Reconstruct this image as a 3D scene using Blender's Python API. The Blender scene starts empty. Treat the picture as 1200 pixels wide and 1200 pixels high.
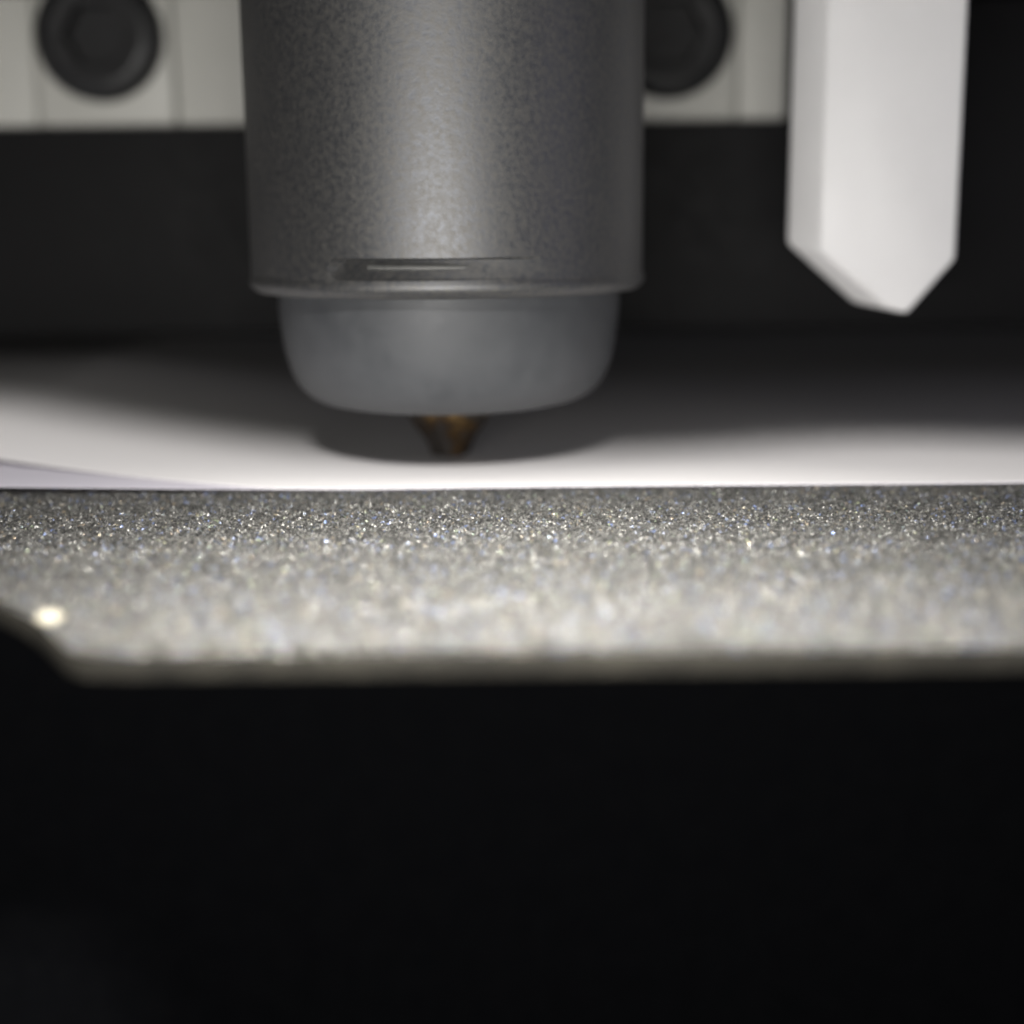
import bpy, bmesh, math, random
import numpy as np
from mathutils import Matrix, Vector

# All dimensions below are in millimetres; S turns them into scene units (1 unit = 10 mm).
S = 0.1
scn = bpy.context.scene
col = scn.collection
rnd = random.Random(7)
nrng = np.random.default_rng(11)

# ------------------------------------------------------------------ camera
cam_d = bpy.data.cameras.new('camera')
cam = bpy.data.objects.new('camera', cam_d)
col.objects.link(cam)
PITCH, ROLL = math.radians(11.6), math.radians(-0.55)
cam.matrix_world = (Matrix.Translation((0, 0, 7.3 * S))
                    @ Matrix.Rotation(math.radians(90) - PITCH, 4, 'X')
                    @ Matrix.Rotation(ROLL, 4, 'Z'))
cam_d.sensor_width = 36
cam_d.lens = 36 * 1700 / 1200
cam_d.clip_start = 0.01
cam_d.clip_end = 200
cam_d.dof.use_dof = True
cam_d.dof.focus_distance = 35.8 * S
APERTURE = 1.36                                    # mm, diameter
cam_d.dof.aperture_fstop = cam_d.lens * 1e-3 / (APERTURE * S)
scn.camera = cam

# ------------------------------------------------------------------ world + lamps
w = bpy.data.worlds.new('World')
scn.world = w
w.use_nodes = True
bg = w.node_tree.nodes['Background']
bg.inputs['Color'].default_value = (0.86, 0.88, 1.0, 1)
bg.inputs['Strength'].default_value = 0.009

def area(name, loc, target, size, watts, color):
    d = bpy.data.lights.new(name, 'AREA')
    d.shape = 'RECTANGLE'
    d.size, d.size_y = size[0] * S, size[1] * S
    d.energy = watts
    d.color = color
    o = bpy.data.objects.new(name, d)
    col.objects.link(o)
    o.location = Vector(loc) * S
    o.rotation_euler = (Vector(target) - Vector(loc)).to_track_quat('-Z', 'Y').to_euler()
    return o

# the work lamp above and behind the lens, the phone's own lamp just below the lens,
# an unseen light added to brighten the front of the plate, and a weak cool glow from the room
area('work_lamp', (-4.0, -6.0, 36.0), (-1.0, 38.0, 0.0), (7.5, 5.0), 475.0, (1.0, 0.972, 0.945))
area('phone_lamp', (-3.9, -3.0, 3.0), (0.0, 44.0, 8.0), (24.0, 3.0), 172.0, (1.0, 0.975, 0.94))
clip = area('plate_fill_light', (0.2, 10.0, 26.0), (0.4, 27.0, 0.0), (17.0, 2.5), 53.0, (1.0, 0.97, 0.915))
clip.data.spread = math.radians(38)  # narrow spread keeps the added light on the plate front
area('room_glow', (46.0, 20.0, 22.0), (0.0, 44.0, 6.0), (20.0, 26.0), 38.0, (0.80, 0.78, 1.0))

scn.view_settings.view_transform = 'Standard'
scn.view_settings.look = 'None'
scn.view_settings.exposure = 0.0
scn.view_settings.gamma = 1.0
scn.view_settings.use_curve_mapping = False
scn.cycles.use_denoising = True
scn.cycles.use_adaptive_sampling = False
scn.cycles.pixel_filter_type = 'BLACKMAN_HARRIS'
scn.cycles.filter_width = 1.8

# ------------------------------------------------------------------ helpers
def tag(o, label=None, cat=None, group=None, kind=None):
    if label: o['label'] = label
    if cat: o['category'] = cat
    if group: o['group'] = group
    if kind: o['kind'] = kind
    return o

def thing(name, loc, label, cat, group=None):
    o = bpy.data.objects.new(name, None)
    o.empty_display_size = 0.1
    o.location = Vector(loc) * S
    col.objects.link(o)
    return tag(o, label, cat, group)

def wloc(o):
    v = Vector((0, 0, 0))
    while o is not None:
        v += o.location
        o = o.parent
    return v

def link(name, me, mat, parent=None, smooth=True, angle=35):
    me.materials.append(mat)
    o = bpy.data.objects.new(name, me)
    col.objects.link(o)
    if parent is not None:
        o.parent = parent
        off = wloc(parent)
        me.transform(Matrix.Translation(-off))
    if smooth:
        me.shade_smooth()
        if angle < 180:
            me.set_sharp_from_angle(angle=math.radians(angle))
    return o

def from_bm(name, bm, mat, parent=None, smooth=True, angle=35):
    bmesh.ops.recalc_face_normals(bm, faces=bm.faces)
    bmesh.ops.scale(bm, vec=(S, S, S), verts=bm.verts)
    me = bpy.data.meshes.new(name)
    bm.to_mesh(me)
    bm.free()
    return link(name, me, mat, parent, smooth, angle)

def prism_bm(poly, axis, a, b, bevel=0.0, seg=2):
    """extrude a 2D outline: axis 'y' -> poly is (x,z); axis 'z' -> poly is (x,y)"""
    bm = bmesh.new()
    P = (lambda p, t: (p[0], t, p[1])) if axis == 'y' else (lambda p, t: (p[0], p[1], t))
    va = [bm.verts.new(P(p, a)) for p in poly]
    vb = [bm.verts.new(P(p, b)) for p in poly]
    bm.faces.new(va)
    bm.faces.new(vb[::-1])
    n = len(poly)
    for i in range(n):
        bm.faces.new((va[i], vb[i], vb[(i + 1) % n], va[(i + 1) % n]))
    bmesh.ops.recalc_face_normals(bm, faces=bm.faces)
    if bevel:
        bmesh.ops.bevel(bm, geom=list(bm.edges), offset=bevel, segments=seg, profile=0.5, affect='EDGES')
    return bm

def box_bm(x0, x1, y0, y1, z0, z1, bevel=0.0, seg=2):
    return prism_bm([(x0, z0), (x1, z0), (x1, z1), (x0, z1)], 'y', y0, y1, bevel, seg)

def lathe_bm(prof, cx, cy, n=128, cap0=True, cap1=True, axis='z', wob=None):
    """prof: list of (r, t); axis 'z' turns about a vertical line, 'y' about a line along depth"""
    bm = bmesh.new()
    rings = []
    for k, (r, t) in enumerate(prof):
        ring = []
        for i in range(n):
            a = 2 * math.pi * i / n
            rr = r if wob is None else r * (1 + wob(a, t))
            if axis == 'z':
                ring.append(bm.verts.new((cx + rr * math.cos(a), cy + rr * math.sin(a), t)))
            else:
                ring.append(bm.verts.new((cx + rr * math.cos(a), t, cy + rr * math.sin(a))))
        rings.append(ring)
    for r0, r1 in zip(rings, rings[1:]):
        for i in range(n):
            bm.faces.new((r0[i], r0[(i + 1) % n], r1[(i + 1) % n], r1[i]))
    if cap0: bm.faces.new(rings[0][::-1])
    if cap1: bm.faces.new(rings[-1])
    return bm

# ------------------------------------------------------------------ materials
def new_mat(name):
    m = bpy.data.materials.new(name)
    m.use_nodes = True
    nt = m.node_tree
    return m, nt, nt.nodes['Principled BSDF']

def noise(nt, scale, detail=4, rough=0.55):
    tc = nt.nodes.new('ShaderNodeTexCoord')
    n = nt.nodes.new('ShaderNodeTexNoise')
    n.inputs['Scale'].default_value = scale
    n.inputs['Detail'].default_value = detail
    n.inputs['Roughness'].default_value = rough
    nt.links.new(tc.outputs['Object'], n.inputs['Vector'])
    return n

def ramp(nt, src, stops):
    r = nt.nodes.new('ShaderNodeValToRGB')
    els = r.color_ramp.elements
    while len(els) < len(stops): els.new(0.5)
    for e, (p, c) in zip(els, stops):
        e.position = p
        e.color = (*c, 1) if len(c) == 3 else c
    nt.links.new(src, r.inputs['Fac'])
    return r

def bump(nt, src, bsdf, strength, dist):
    b = nt.nodes.new('ShaderNodeBump')
    b.inputs['Strength'].default_value = strength
    b.inputs['Distance'].default_value = dist
    nt.links.new(src, b.inputs['Height'])
    nt.links.new(b.outputs['Normal'], bsdf.inputs['Normal'])
    return b

def grey(v): return (v, v, v)

def simple(name, c0, c1, scale, rough, metal=0.0, bump_s=0.2, bump_d=0.002, r_var=0.08, detail=5, spec=0.5):
    m, nt, b = new_mat(name)
    n = noise(nt, scale, detail)
    r = ramp(nt, n.outputs['Fac'], [(0.3, c0), (0.7, c1)])
    nt.links.new(r.outputs['Color'], b.inputs['Base Color'])
    r2 = ramp(nt, n.outputs['Fac'], [(0.3, grey(max(0, rough - r_var))), (0.7, grey(min(1, rough + r_var)))])
    nt.links.new(r2.outputs['Color'], b.inputs['Roughness'])
    b.inputs['Metallic'].default_value = metal
    b.inputs['Specular IOR Level'].default_value = spec
    if bump_s:
        bump(nt, n.outputs['Fac'], b, bump_s, bump_d)
    return m

M = {}
M['cast'] = simple('cast_grey_metal', (0.116, 0.120, 0.129), (0.172, 0.168, 0.161), 70, 0.53, 0.8, 0.20, 0.0025, 0.07, 3)
M['clip'] = simple('bright_steel', (0.20, 0.20, 0.195), (0.26, 0.26, 0.25), 30, 0.55, 0.8, 0.1, 0.002)
M['sock'] = simple('grey_silicone', (0.052, 0.055, 0.060), (0.066, 0.069, 0.074), 14, 0.56, 0.0, 0.15, 0.004, 0.08)
M['panel'] = simple('painted_panel', (0.53, 0.53, 0.49), (0.57, 0.565, 0.525), 6, 0.5, 0.0, 0.08, 0.002)
M['black'] = simple('black_plastic', (0.004, 0.004, 0.0045), (0.007, 0.007, 0.0075), 18, 0.65, 0.0, 0.25, 0.004, spec=0.25)
M['screw'] = simple('black_oxide', (0.010, 0.011, 0.013), (0.022, 0.022, 0.022), 12, 0.5, 0.0, 0.3, 0.004)
M['socket'] = simple('socket_dark', (0.008, 0.008, 0.009), (0.014, 0.014, 0.015), 20, 0.6, 0.2, 0.2, 0.003)
M['white'] = simple('white_plastic', (0.84, 0.835, 0.84), (0.87, 0.865, 0.87), 5, 0.45, 0.0, 0.05, 0.002)
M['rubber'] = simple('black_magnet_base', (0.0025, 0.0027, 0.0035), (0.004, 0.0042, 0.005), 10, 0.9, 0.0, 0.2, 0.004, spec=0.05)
M['steel'] = simple('plate_steel', (0.005, 0.0047, 0.004), (0.016, 0.015, 0.012), 9, 0.8, 0.0, 0.4, 0.004, spec=0.08)
M['bead'] = simple('cream_glint', (0.30, 0.28, 0.22), (0.36, 0.335, 0.27), 10, 0.2, 0.0, 0.1, 0.003)

def brass_mat():
    m, nt, b = new_mat('scorched_brass')
    n0 = noise(nt, 11, 5, 0.6)
    sx = nt.nodes.new('ShaderNodeSeparateXYZ')
    nt.links.new(n0.inputs['Vector'].links[0].from_socket, sx.inputs['Vector'])
    hgt = nt.nodes.new('ShaderNodeMapRange')
    hgt.inputs['From Min'].default_value = 0.02
    hgt.inputs['From Max'].default_value = 0.12
    hgt.inputs['To Min'].default_value = -0.06
    hgt.inputs['To Max'].default_value = 0.07
    nt.links.new(sx.outputs['Z'], hgt.inputs['Value'])
    add = nt.nodes.new('ShaderNodeMath')
    nt.links.new(n0.outputs['Fac'], add.inputs[0])
    nt.links.new(hgt.outputs['Result'], add.inputs[1])
    class N: outputs = {'Fac': add.outputs[0]}
    n = N
    r = ramp(nt, n.outputs['Fac'], [(0.50, (0.012, 0.009, 0.007)), (0.60, (0.07, 0.042, 0.018)), (0.72, (0.36, 0.24, 0.105))])
    nt.links.new(r.outputs['Color'], b.inputs['Base Color'])
    r2 = ramp(nt, n.outputs['Fac'], [(0.4, grey(0.75)), (0.65, grey(0.35))])
    nt.links.new(r2.outputs['Color'], b.inputs['Roughness'])
    r3 = ramp(nt, n.outputs['Fac'], [(0.45, grey(0.0)), (0.62, grey(0.9))])
    nt.links.new(r3.outputs['Color'], b.inputs['Metallic'])
    bump(nt, n.outputs['Fac'], b, 0.6, 0.01)
    return m
M['brass'] = brass_mat()

def paper_mat(name, k):
    m, nt, b = new_mat(name)
    n = noise(nt, 40, 5)
    r = ramp(nt, n.outputs['Fac'], [(0.3, tuple(0.97 * c for c in k)), (0.7, k)])
    nt.links.new(r.outputs['Color'], b.inputs['Base Color'])
    b.inputs['Roughness'].default_value = 0.85
    b.inputs['Specular IOR Level'].default_value = 0.2
    bump(nt, n.outputs['Fac'], b, 0.1, 0.002)
    tr = nt.nodes.new('ShaderNodeBsdfTranslucent')
    tr.inputs['Color'].default_value = (0.84, 0.82, 0.86, 1)
    mx = nt.nodes.new('ShaderNodeMixShader')
    mx.inputs['Fac'].default_value = 0.22
    nt.links.new(b.outputs['BSDF'], mx.inputs[1])
    nt.links.new(tr.outputs['BSDF'], mx.inputs[2])
    nt.links.new(mx.outputs['Shader'], nt.nodes['Material Output'].inputs['Surface'])
    return m
M['paper'] = paper_mat('white_paper', (0.85, 0.835, 0.83))
M['paper_lilac'] = paper_mat('lilac_paper', (0.62, 0.60, 0.66))

def grain_mat(bumpy):
    m, nt, b = new_mat('textured_coating' + ('_fine' if bumpy else ''))
    tc = nt.nodes.new('ShaderNodeTexCoord')
    v = nt.nodes.new('ShaderNodeTexVoronoi')
    v.inputs['Scale'].default_value = 130
    nt.links.new(tc.outputs['Object'], v.inputs['Vector'])
    hs = nt.nodes.new('ShaderNodeSeparateColor')
    nt.links.new(v.outputs['Color'], hs.inputs['Color'])
    # each grain its own value, a few tinted to imitate coloured glints
    r = ramp(nt, hs.outputs['Red'], [(0.0, (0.03, 0.03, 0.03)), (0.5, (0.102, 0.101, 0.095)), (1.0, (0.22, 0.217, 0.205))])
    glint_tint = ramp(nt, hs.outputs['Green'], [(0.0, (0.25, 0.42, 0.95)), (0.4, (0.45, 0.55, 0.95)), (0.6, (0.60, 0.75, 0.45)), (0.8, (0.80, 0.62, 0.42))])
    few = ramp(nt, hs.outputs['Blue'], [(0.92, grey(0.0)), (0.96, grey(0.35))])
    mx = nt.nodes.new('ShaderNodeMixRGB')
    nt.links.new(few.outputs['Color'], mx.inputs['Fac'])
    nt.links.new(r.outputs['Color'], mx.inputs[1])
    nt.links.new(glint_tint.outputs['Color'], mx.inputs[2])
    nt.links.new(mx.outputs['Color'], b.inputs['Base Color'])
    b.inputs['Metallic'].default_value = 0.60
    b.inputs['Roughness'].default_value = 0.38
    n = noise(nt, 130 if not bumpy else 75, 3)
    bump(nt, n.outputs['Fac'], b, 0.5 if not bumpy else 1.0, 0.006 if not bumpy else 0.02)
    return m
M['grain'] = grain_mat(False)
M['coat'] = grain_mat(True)

# ------------------------------------------------------------------ the build plate and what carries it
BED = -0.16                                        # top of the sheet under the grain
FRONT = 23.9
CORNER = [(-10.9, 28.6), (-10.15, 27.5), (-9.3, 26.55), (-8.65, 25.65), (-8.15, 24.85), (-7.8, FRONT + 0.4), (-7.45, FRONT + 0.12)]
OUT = CORNER + [(-6.7, FRONT), (70, FRONT), (70, 110), (-70, 110), (-70, 28.6)]
plate = thing('build_plate', (0, FRONT, -0.56),
              'thin grey grainy-coated printer build plate with a cut left front corner', 'build plate')
from_bm('sheet', prism_bm(OUT, 'z', BED - 0.36, BED, 0.05), M['steel'], plate)
from_bm('coating', prism_bm([(p[0] * 0.9995, p[1] + (0.24 if p[1] < 100 else -0.06)) for p in OUT], 'z', BED + 0.002, BED + 0.02),
        M['coat'], plate)

def grain_field():
    step, cell = 0.021, 0.076
    xs = np.arange(-17.5, 17.5 + 1e-6, step)
    ys = np.concatenate([np.arange(FRONT + 0.24, 31.0, 0.030), np.arange(31.0, 40.0, step)])
    X, Y = np.meshgrid(xs, ys)
    ix = np.floor(X / cell).astype(int)
    iy = np.floor(Y / cell).astype(int)
    ox, oy = ix.min() - 2, iy.min() - 2
    nx, ny = ix.max() - ox + 3, iy.max() - oy + 3
    px = nrng.random((ny, nx)); py = nrng.random((ny, nx))
    rr = 0.030 + 0.036 * nrng.random((ny, nx))
    hh = rr * (0.70 + 0.85 * nrng.random((ny, nx)))
    tx = nrng.normal(0, 0.30, (ny, nx)); ty = nrng.normal(0, 0.30, (ny, nx))
    Z = np.zeros_like(X)
    for dy in (-1, 0, 1):
        for dx in (-1, 0, 1):
            jx, jy = ix - ox + dx, iy - oy + dy
            cx = (ix + dx + px[jy, jx]) * cell
            cy = (iy + dy + py[jy, jx]) * cell
            ddx, ddy = X - cx, Y - cy
            R = rr[jy, jx]
            q = 1 - (ddx * ddx + ddy * ddy) / (R * R)
            z = hh[jy, jx] * np.sqrt(np.maximum(q, 0)) * (1 + tx[jy, jx] * ddx / R + ty[jy, jx] * ddy / R)
            Z = np.maximum(Z, np.where(q > 0, z, 0))
    Z += nrng.normal(0, 0.004, Z.shape)
    Z += BED + 0.022
    nyv, nxv = X.shape
    idx = np.arange(nyv * nxv).reshape(nyv, nxv)
    quads = np.stack([idx[:-1, :-1], idx[:-1, 1:], idx[1:, 1:], idx[1:, :-1]], -1).reshape(-1, 4)
    mx = (X[:-1, :-1]).ravel(); my = (Y[:-1, :-1]).ravel()
    # stay on the sheet: right of the cut corner
    cor = ([(-6.7, FRONT)] + CORNER[::-1])
    edge = np.interp(my, [p[1] + 0.16 for p in cor], [p[0] + 0.12 for p in cor])
    edge = np.where(my < 28.76, edge, -100)
    quads = quads[mx > edge]
    co = np.stack([X, Y, Z], -1).reshape(-1, 3)
    used = np.zeros(len(co), bool); used[quads.ravel()] = True
    remap = np.cumsum(used) - 1
    co = (co[used] * S).astype(np.float32); quads = remap[quads].astype(np.int32)
    me = bpy.data.meshes.new('grain')
    me.vertices.add(len(co)); me.vertices.foreach_set('co', co.ravel())
    me.loops.add(quads.size); me.loops.foreach_set('vertex_index', quads.ravel())
    me.polygons.add(len(quads))
    me.polygons.foreach_set('loop_start', np.arange(0, quads.size, 4, dtype=np.int32))
    me.update(calc_edges=True)
    return me
g = link('grain', grain_field(), M['grain'], plate, True, 180)
tag(g, 'sparkling grey grain of the coated plate', kind='stuff')

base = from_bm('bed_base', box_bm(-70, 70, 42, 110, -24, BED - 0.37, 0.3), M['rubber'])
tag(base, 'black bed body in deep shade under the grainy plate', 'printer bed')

# ------------------------------------------------------------------ bead added to stand for the glint at the cut corner
def blob(name, c, r, sq, mat, parent=None, amp=0.12, seed=1):
    bm = bmesh.new()
    bmesh.ops.create_icosphere(bm, subdivisions=4, radius=1)
    q = random.Random(seed)
    ph = [q.random() * 6.28 for _ in range(6)]
    for v in bm.verts:
        d = v.co.copy()
        k = 1 + amp * (math.sin(2.3 * d.x + ph[0]) * math.sin(2.7 * d.y + ph[1]) + 0.5 * math.sin(5 * d.z + 3 * d.x + ph[2]))
        v.co = Vector((c[0] + d.x * r * k * sq[0], c[1] + d.y * r * k * sq[1], c[2] + d.z * r * k * sq[2]))
    return from_bm(name, bm, mat, parent, True, 180)
b = blob('glint_bead', (-8.62, 26.15, 0.0), 0.18, (1.35, 1.0, 0.8), M['bead'])
tag(b, 'small cream bead added for the glint at the cut corner of the plate', 'bead')

# ------------------------------------------------------------------ paper
def leaf_mesh(name, z0, thick, front, edge, lift, mat, curl=0.0):
    xs = np.concatenate([np.arange(-60, -24, 2.0), np.arange(-24, 24, 0.4), np.arange(24, 60.1, 2.0)])
    ts = np.concatenate([[0, .001, .01, .03, .06], np.linspace(0.1, 1, 28)])
    bm = bmesh.new()
    def P(x, t, up):
        f = front + edge(x)
        y = f + (96 - f) * t
        wv = 0.010 * math.sin(x * 0.35 + 1) * math.sin(y * 0.21)
        return (x, y, z0 + lift(x) * (1 - t) ** 6 + curl * min(11.0, left(x, -6.5)) * min(22.0, max(0.0, y - 40.5)) + wv + (thick if up else 0))
    top = [[bm.verts.new(P(x, t, 1)) for x in xs] for t in ts]
    bot = [[bm.verts.new(P(x, t, 0)) for x in xs] for t in ts]
    ny, nx = len(ts), len(xs)
    for j in range(ny - 1):
        for i in range(nx - 1):
            bm.faces.new((top[j][i], top[j][i + 1], top[j + 1][i + 1], top[j + 1][i]))
            bm.faces.new((bot[j][i], bot[j + 1][i], bot[j + 1][i + 1], bot[j][i + 1]))
    for i in range(nx - 1):
        bm.faces.new((top[0][i], bot[0][i], bot[0][i + 1], top[0][i + 1]))
        bm.faces.new((top[-1][i], top[-1][i + 1], bot[-1][i + 1], bot[-1][i]))
    for j in range(ny - 1):
        bm.faces.new((top[j][0], top[j + 1][0], bot[j + 1][0], bot[j][0]))
        bm.faces.new((top[j][-1], bot[j][-1], bot[j + 1][-1], top[j + 1][-1]))
    return from_bm(name, bm, mat, None, True, 40)
def left(x, a): return max(0.0, a - x)
p1 = leaf_mesh('paper_sheet', -0.030, 0.012, 38.95, lambda x: 0.05 * math.sin(0.2 * x), lambda x: 0.016 * min(14, left(x, -4)), M['paper_lilac'])
tag(p1, 'pale lilac sheet of paper peeking out under the white sheet at far left', 'paper')
p2 = leaf_mesh('paper_sheet', -0.014, 0.012, 39.05, lambda x: 0.05 * math.sin(0.2 * x) + 0.30 * left(x, -6.5) ** 1.15, lambda x: 0.016 * min(14, left(x, -4)), M['paper'], 0.006)
tag(p2, 'bright white sheet of paper lying directly under the nozzle tip', 'paper')

# ------------------------------------------------------------------ carriage behind
back = from_bm('carriage_block', box_bm(-60, 60, 58.2, 74, 2.6, 15.45, 0.5), M['black'])
tag(back, 'black plastic carriage block in shadow behind the nozzle', 'carriage')

def nose_y(x):  # front outline of the unseen housing, curved to shape its shade on the paper
    t = abs(x + 1.5) / 0.86
    left = x < -1.5
    d = (0.046 if left else 0.036) * min(t, 7.0) ** 2 + max(0.0, t - 7.0) * (0.64 if left else 0.0)
    if not left:
        d -= 0.9 * min(1.0, max(0, t - 8) / 4)
    return 22.7 + 0.86 * min(d, 18.0)
nose = [(x, nose_y(x)) for x in [-60 + 0.75 * i for i in range(161)]]
house = from_bm('unseen_head_housing', prism_bm(nose + [(60, 74), (-60, 74)], 'z', 15.5, 34), M['black'])
tag(house, 'unseen black print head housing from which cylinder, blade and plate hang, front shaped to shade the paper', 'print head')
plate2 = thing('mounting_plate', (-5, 57.0, 10.65), 'light grey mounting plate with dark round screws behind the cylinder', 'plate')
for x0, x1 in ((-34, -17.85), (-12.55, 3.40), (8.70, 10.55)):
    from_bm('plate_panel', box_bm(x0, x1, 57.0, 58.15, 10.76, 15.8, 0.14, 3), M['panel'], plate2)
def screw(x, z, parent):
    from_bm('screw_pad', box_bm(x - 2.57, x + 2.57, 56.9, 58.15, 10.76, 15.75, 0.14, 3), M['panel'], parent)
    r = 2.36
    prof = [(r * 0.97, 56.88), (r, 56.75), (r, 56.3), (r * 0.96, 56.05), (r * 0.86, 55.85), (r * 0.72, 55.76)]
    h = from_bm('screw', lathe_bm(prof, x, z, 64, True, False, 'y'), M['screw'], parent)
    # socket: a hexagonal well sunk into the head
    bm = bmesh.new()
    def ring(rad, y, n, off):
        return [bm.verts.new((x + rad * math.cos(2 * math.pi * k / n + off), y, z + rad * math.sin(2 * math.pi * k / n + off))) for k in range(n)]
    o = ring(r * 0.72, 55.76, 48, 0)
    def hexpt(k, R, y):
        t = 2 * math.pi * k / 48
        m = (t % (math.pi / 3)) - math.pi / 6
        rr = R * math.cos(math.pi / 6) / math.cos(m)
        return bm.verts.new((x + rr * math.cos(t), y, z + rr * math.sin(t)))
    i0 = [hexpt(k, 1.25, 55.80) for k in range(48)]
    i1 = [hexpt(k, 1.22, 56.7) for k in range(48)]
    for A, B in ((o, i0), (i0, i1)):
        for k in range(48):
            bm.faces.new((A[k], B[k], B[(k + 1) % 48], A[(k + 1) % 48]))
    bm.faces.new(i1)
    from_bm('socket', bm, M['socket'], h)
screw(-15.2, 13.93, plate2)
screw(6.05, 13.83, plate2)

# ------------------------------------------------------------------ white pointed blade
def loft_bm(rings, bevel):
    bm = bmesh.new()
    R = [[bm.verts.new((x, y, z)) for x, z in pts] for y, pts in rings]
    n = len(R[0])
    for A, B in zip(R, R[1:]):
        for i in range(n):
            bm.faces.new((A[i], B[i], B[(i + 1) % n], A[(i + 1) % n]))
    bm.faces.new(R[0]); bm.faces.new(R[-1][::-1])
    bmesh.ops.recalc_face_normals(bm, faces=bm.faces)
    bmesh.ops.bevel(bm, geom=list(bm.edges), offset=bevel, segments=3, profile=0.5, affect='EDGES')
    return bm
blade = from_bm('pointed_blade', loft_bm([
    (46.0, [(9.73, 6.05), (12.05, 4.22), (12.52, 4.13), (13.95, 5.80), (13.95, 15.9), (9.73, 15.9)]),
    (47.3, [(8.90, 6.30), (11.10, 4.40), (12.60, 4.10), (13.98, 5.80), (13.98, 15.9), (8.90, 15.9)]),
    (52.0, [(10.45, 6.20), (12.20, 4.55), (12.90, 4.35), (13.90, 5.80), (13.90, 15.9), (10.45, 15.9)])], 0.14), M['white'])
tag(blade, 'white plastic blade with a pointed lower end hanging right of the cylinder', 'blade')

# ------------------------------------------------------------------ the hot end
AX, AY = -1.85, 44.0
hot = thing('hot_end', (AX, AY, 0.1), 'grey metal hot end cylinder with silicone cover and brass nozzle', 'hot end')

def barrel():
    n = 512
    R = 5.80
    zs = [5.12, 5.14, 5.20, 5.30, 5.42, 5.52, 5.58]
    zs += list(np.arange(5.62, 6.32, 0.02)) + [6.36, 6.6, 7, 8, 10, 12, 14, 15.9]
    def rad(z):
        if z < 5.42:
            t = (5.42 - z) / 0.30
            return R + 0.06 - 0.30 * t * t
        if z < 5.62: return R + 0.06 * (5.62 - z) / 0.2
        return R
    zc, zh, ah, rc = 5.90, 0.29, math.radians(30), 0.29
    bm = bmesh.new()
    rings = []
    for z in zs:
        ring = []
        for i in range(n):
            a = 2 * math.pi * i / n
            r = rad(z)
            d = (a - 1.5 * math.pi + math.pi) % (2 * math.pi) - math.pi     # 0 faces the lens
            u = max(abs(d + 0.01) - (ah - rc / R), 0) * R
            s = math.hypot(u, max(abs(z - zc) - (zh - rc), 0)) if u > 0 else abs(z - zc)
            e = (zh - (math.hypot(u, z - zc) if u > 0 else abs(z - zc)))
            if e > 0: r -= 0.42 * max(0.0, min(1.0, (0.50 - d) / 0.75)) * min(1, e / 0.05) * min(1, max(0.0, (z - zc + zh) / (2 * zh)) ** 0.8)
            ring.append(bm.verts.new((AX + r * math.cos(a), AY + r * math.sin(a), z)))
        rings.append(ring)
    for r0, r1 in zip(rings, rings[1:]):
        for i in range(n):
            bm.faces.new((r0[i], r0[(i + 1) % n], r1[(i + 1) % n], r1[i]))
    bm.faces.new(rings[0][::-1])
    bm.faces.new(rings[-1])
    return from_bm('barrel', bm, M['cast'], hot, True, 40)
bar = barrel()

def clip_strip():
    bm = bmesh.new()
    pr = [(5.36, 5.86), (5.60, 5.87), (5.67, 5.92), (5.66, 6.00), (5.58, 6.06), (5.36, 6.08)]
    rows = []
    for i in range(41):
        a = math.radians(270 - 19.5 + 39 * i / 40)
        rows.append([bm.verts.new((AX + r * math.cos(a), AY + r * math.sin(a), z)) for r, z in pr])
    for A, B in zip(rows, rows[1:]):
        for k in range(len(pr) - 1):
            bm.faces.new((A[k], B[k], B[k + 1], A[k + 1]))
    bm.faces.new(rows[0]); bm.faces.new(rows[-1][::-1])
    return from_bm('retaining_clip', bm, M['clip'], bar, True, 50)
tag(clip_strip(), 'thin bright steel clip in the slot')

sock_prof = [(4.6, 5.30), (5.05, 5.20), (5.08, 4.7), (5.04, 4.2), (4.97, 3.6), (4.89, 3.2), (4.79, 2.85), (4.64, 2.52),
             (4.44, 2.24), (4.18, 2.02), (3.88, 1.87), (3.50, 1.78), (3.05, 1.74), (2.3, 1.72), (1.5, 1.71), (1.0, 1.74)]
from_bm('silicone_cover', lathe_bm(sock_prof, AX, AY, 160, True, True, 'z',
        lambda a, t: 0.006 * math.sin(3 * a + 1) + 0.004 * math.sin(7 * a + 2)), M['sock'], hot, True, 60)

noz_prof = [(1.35, 1.9), (1.38, 1.42), (1.26, 1.30), (1.02, 1.0), (0.80, 0.70), (0.64, 0.42), (0.56, 0.24), (0.54, 0.13), (0.47, 0.10), (0.2, 0.10), (0.2, 0.4)]
noz = from_bm('nozzle', lathe_bm(noz_prof, AX - 0.02, AY, 64, True, False, 'z',
        lambda a, t: 0.07 * math.sin(4 * a + 3 * t) * math.sin(6 * t) + 0.05 * math.sin(6 * a)), M['brass'], hot, True, 50)
tag(noz, 'scorched brass nozzle tip')
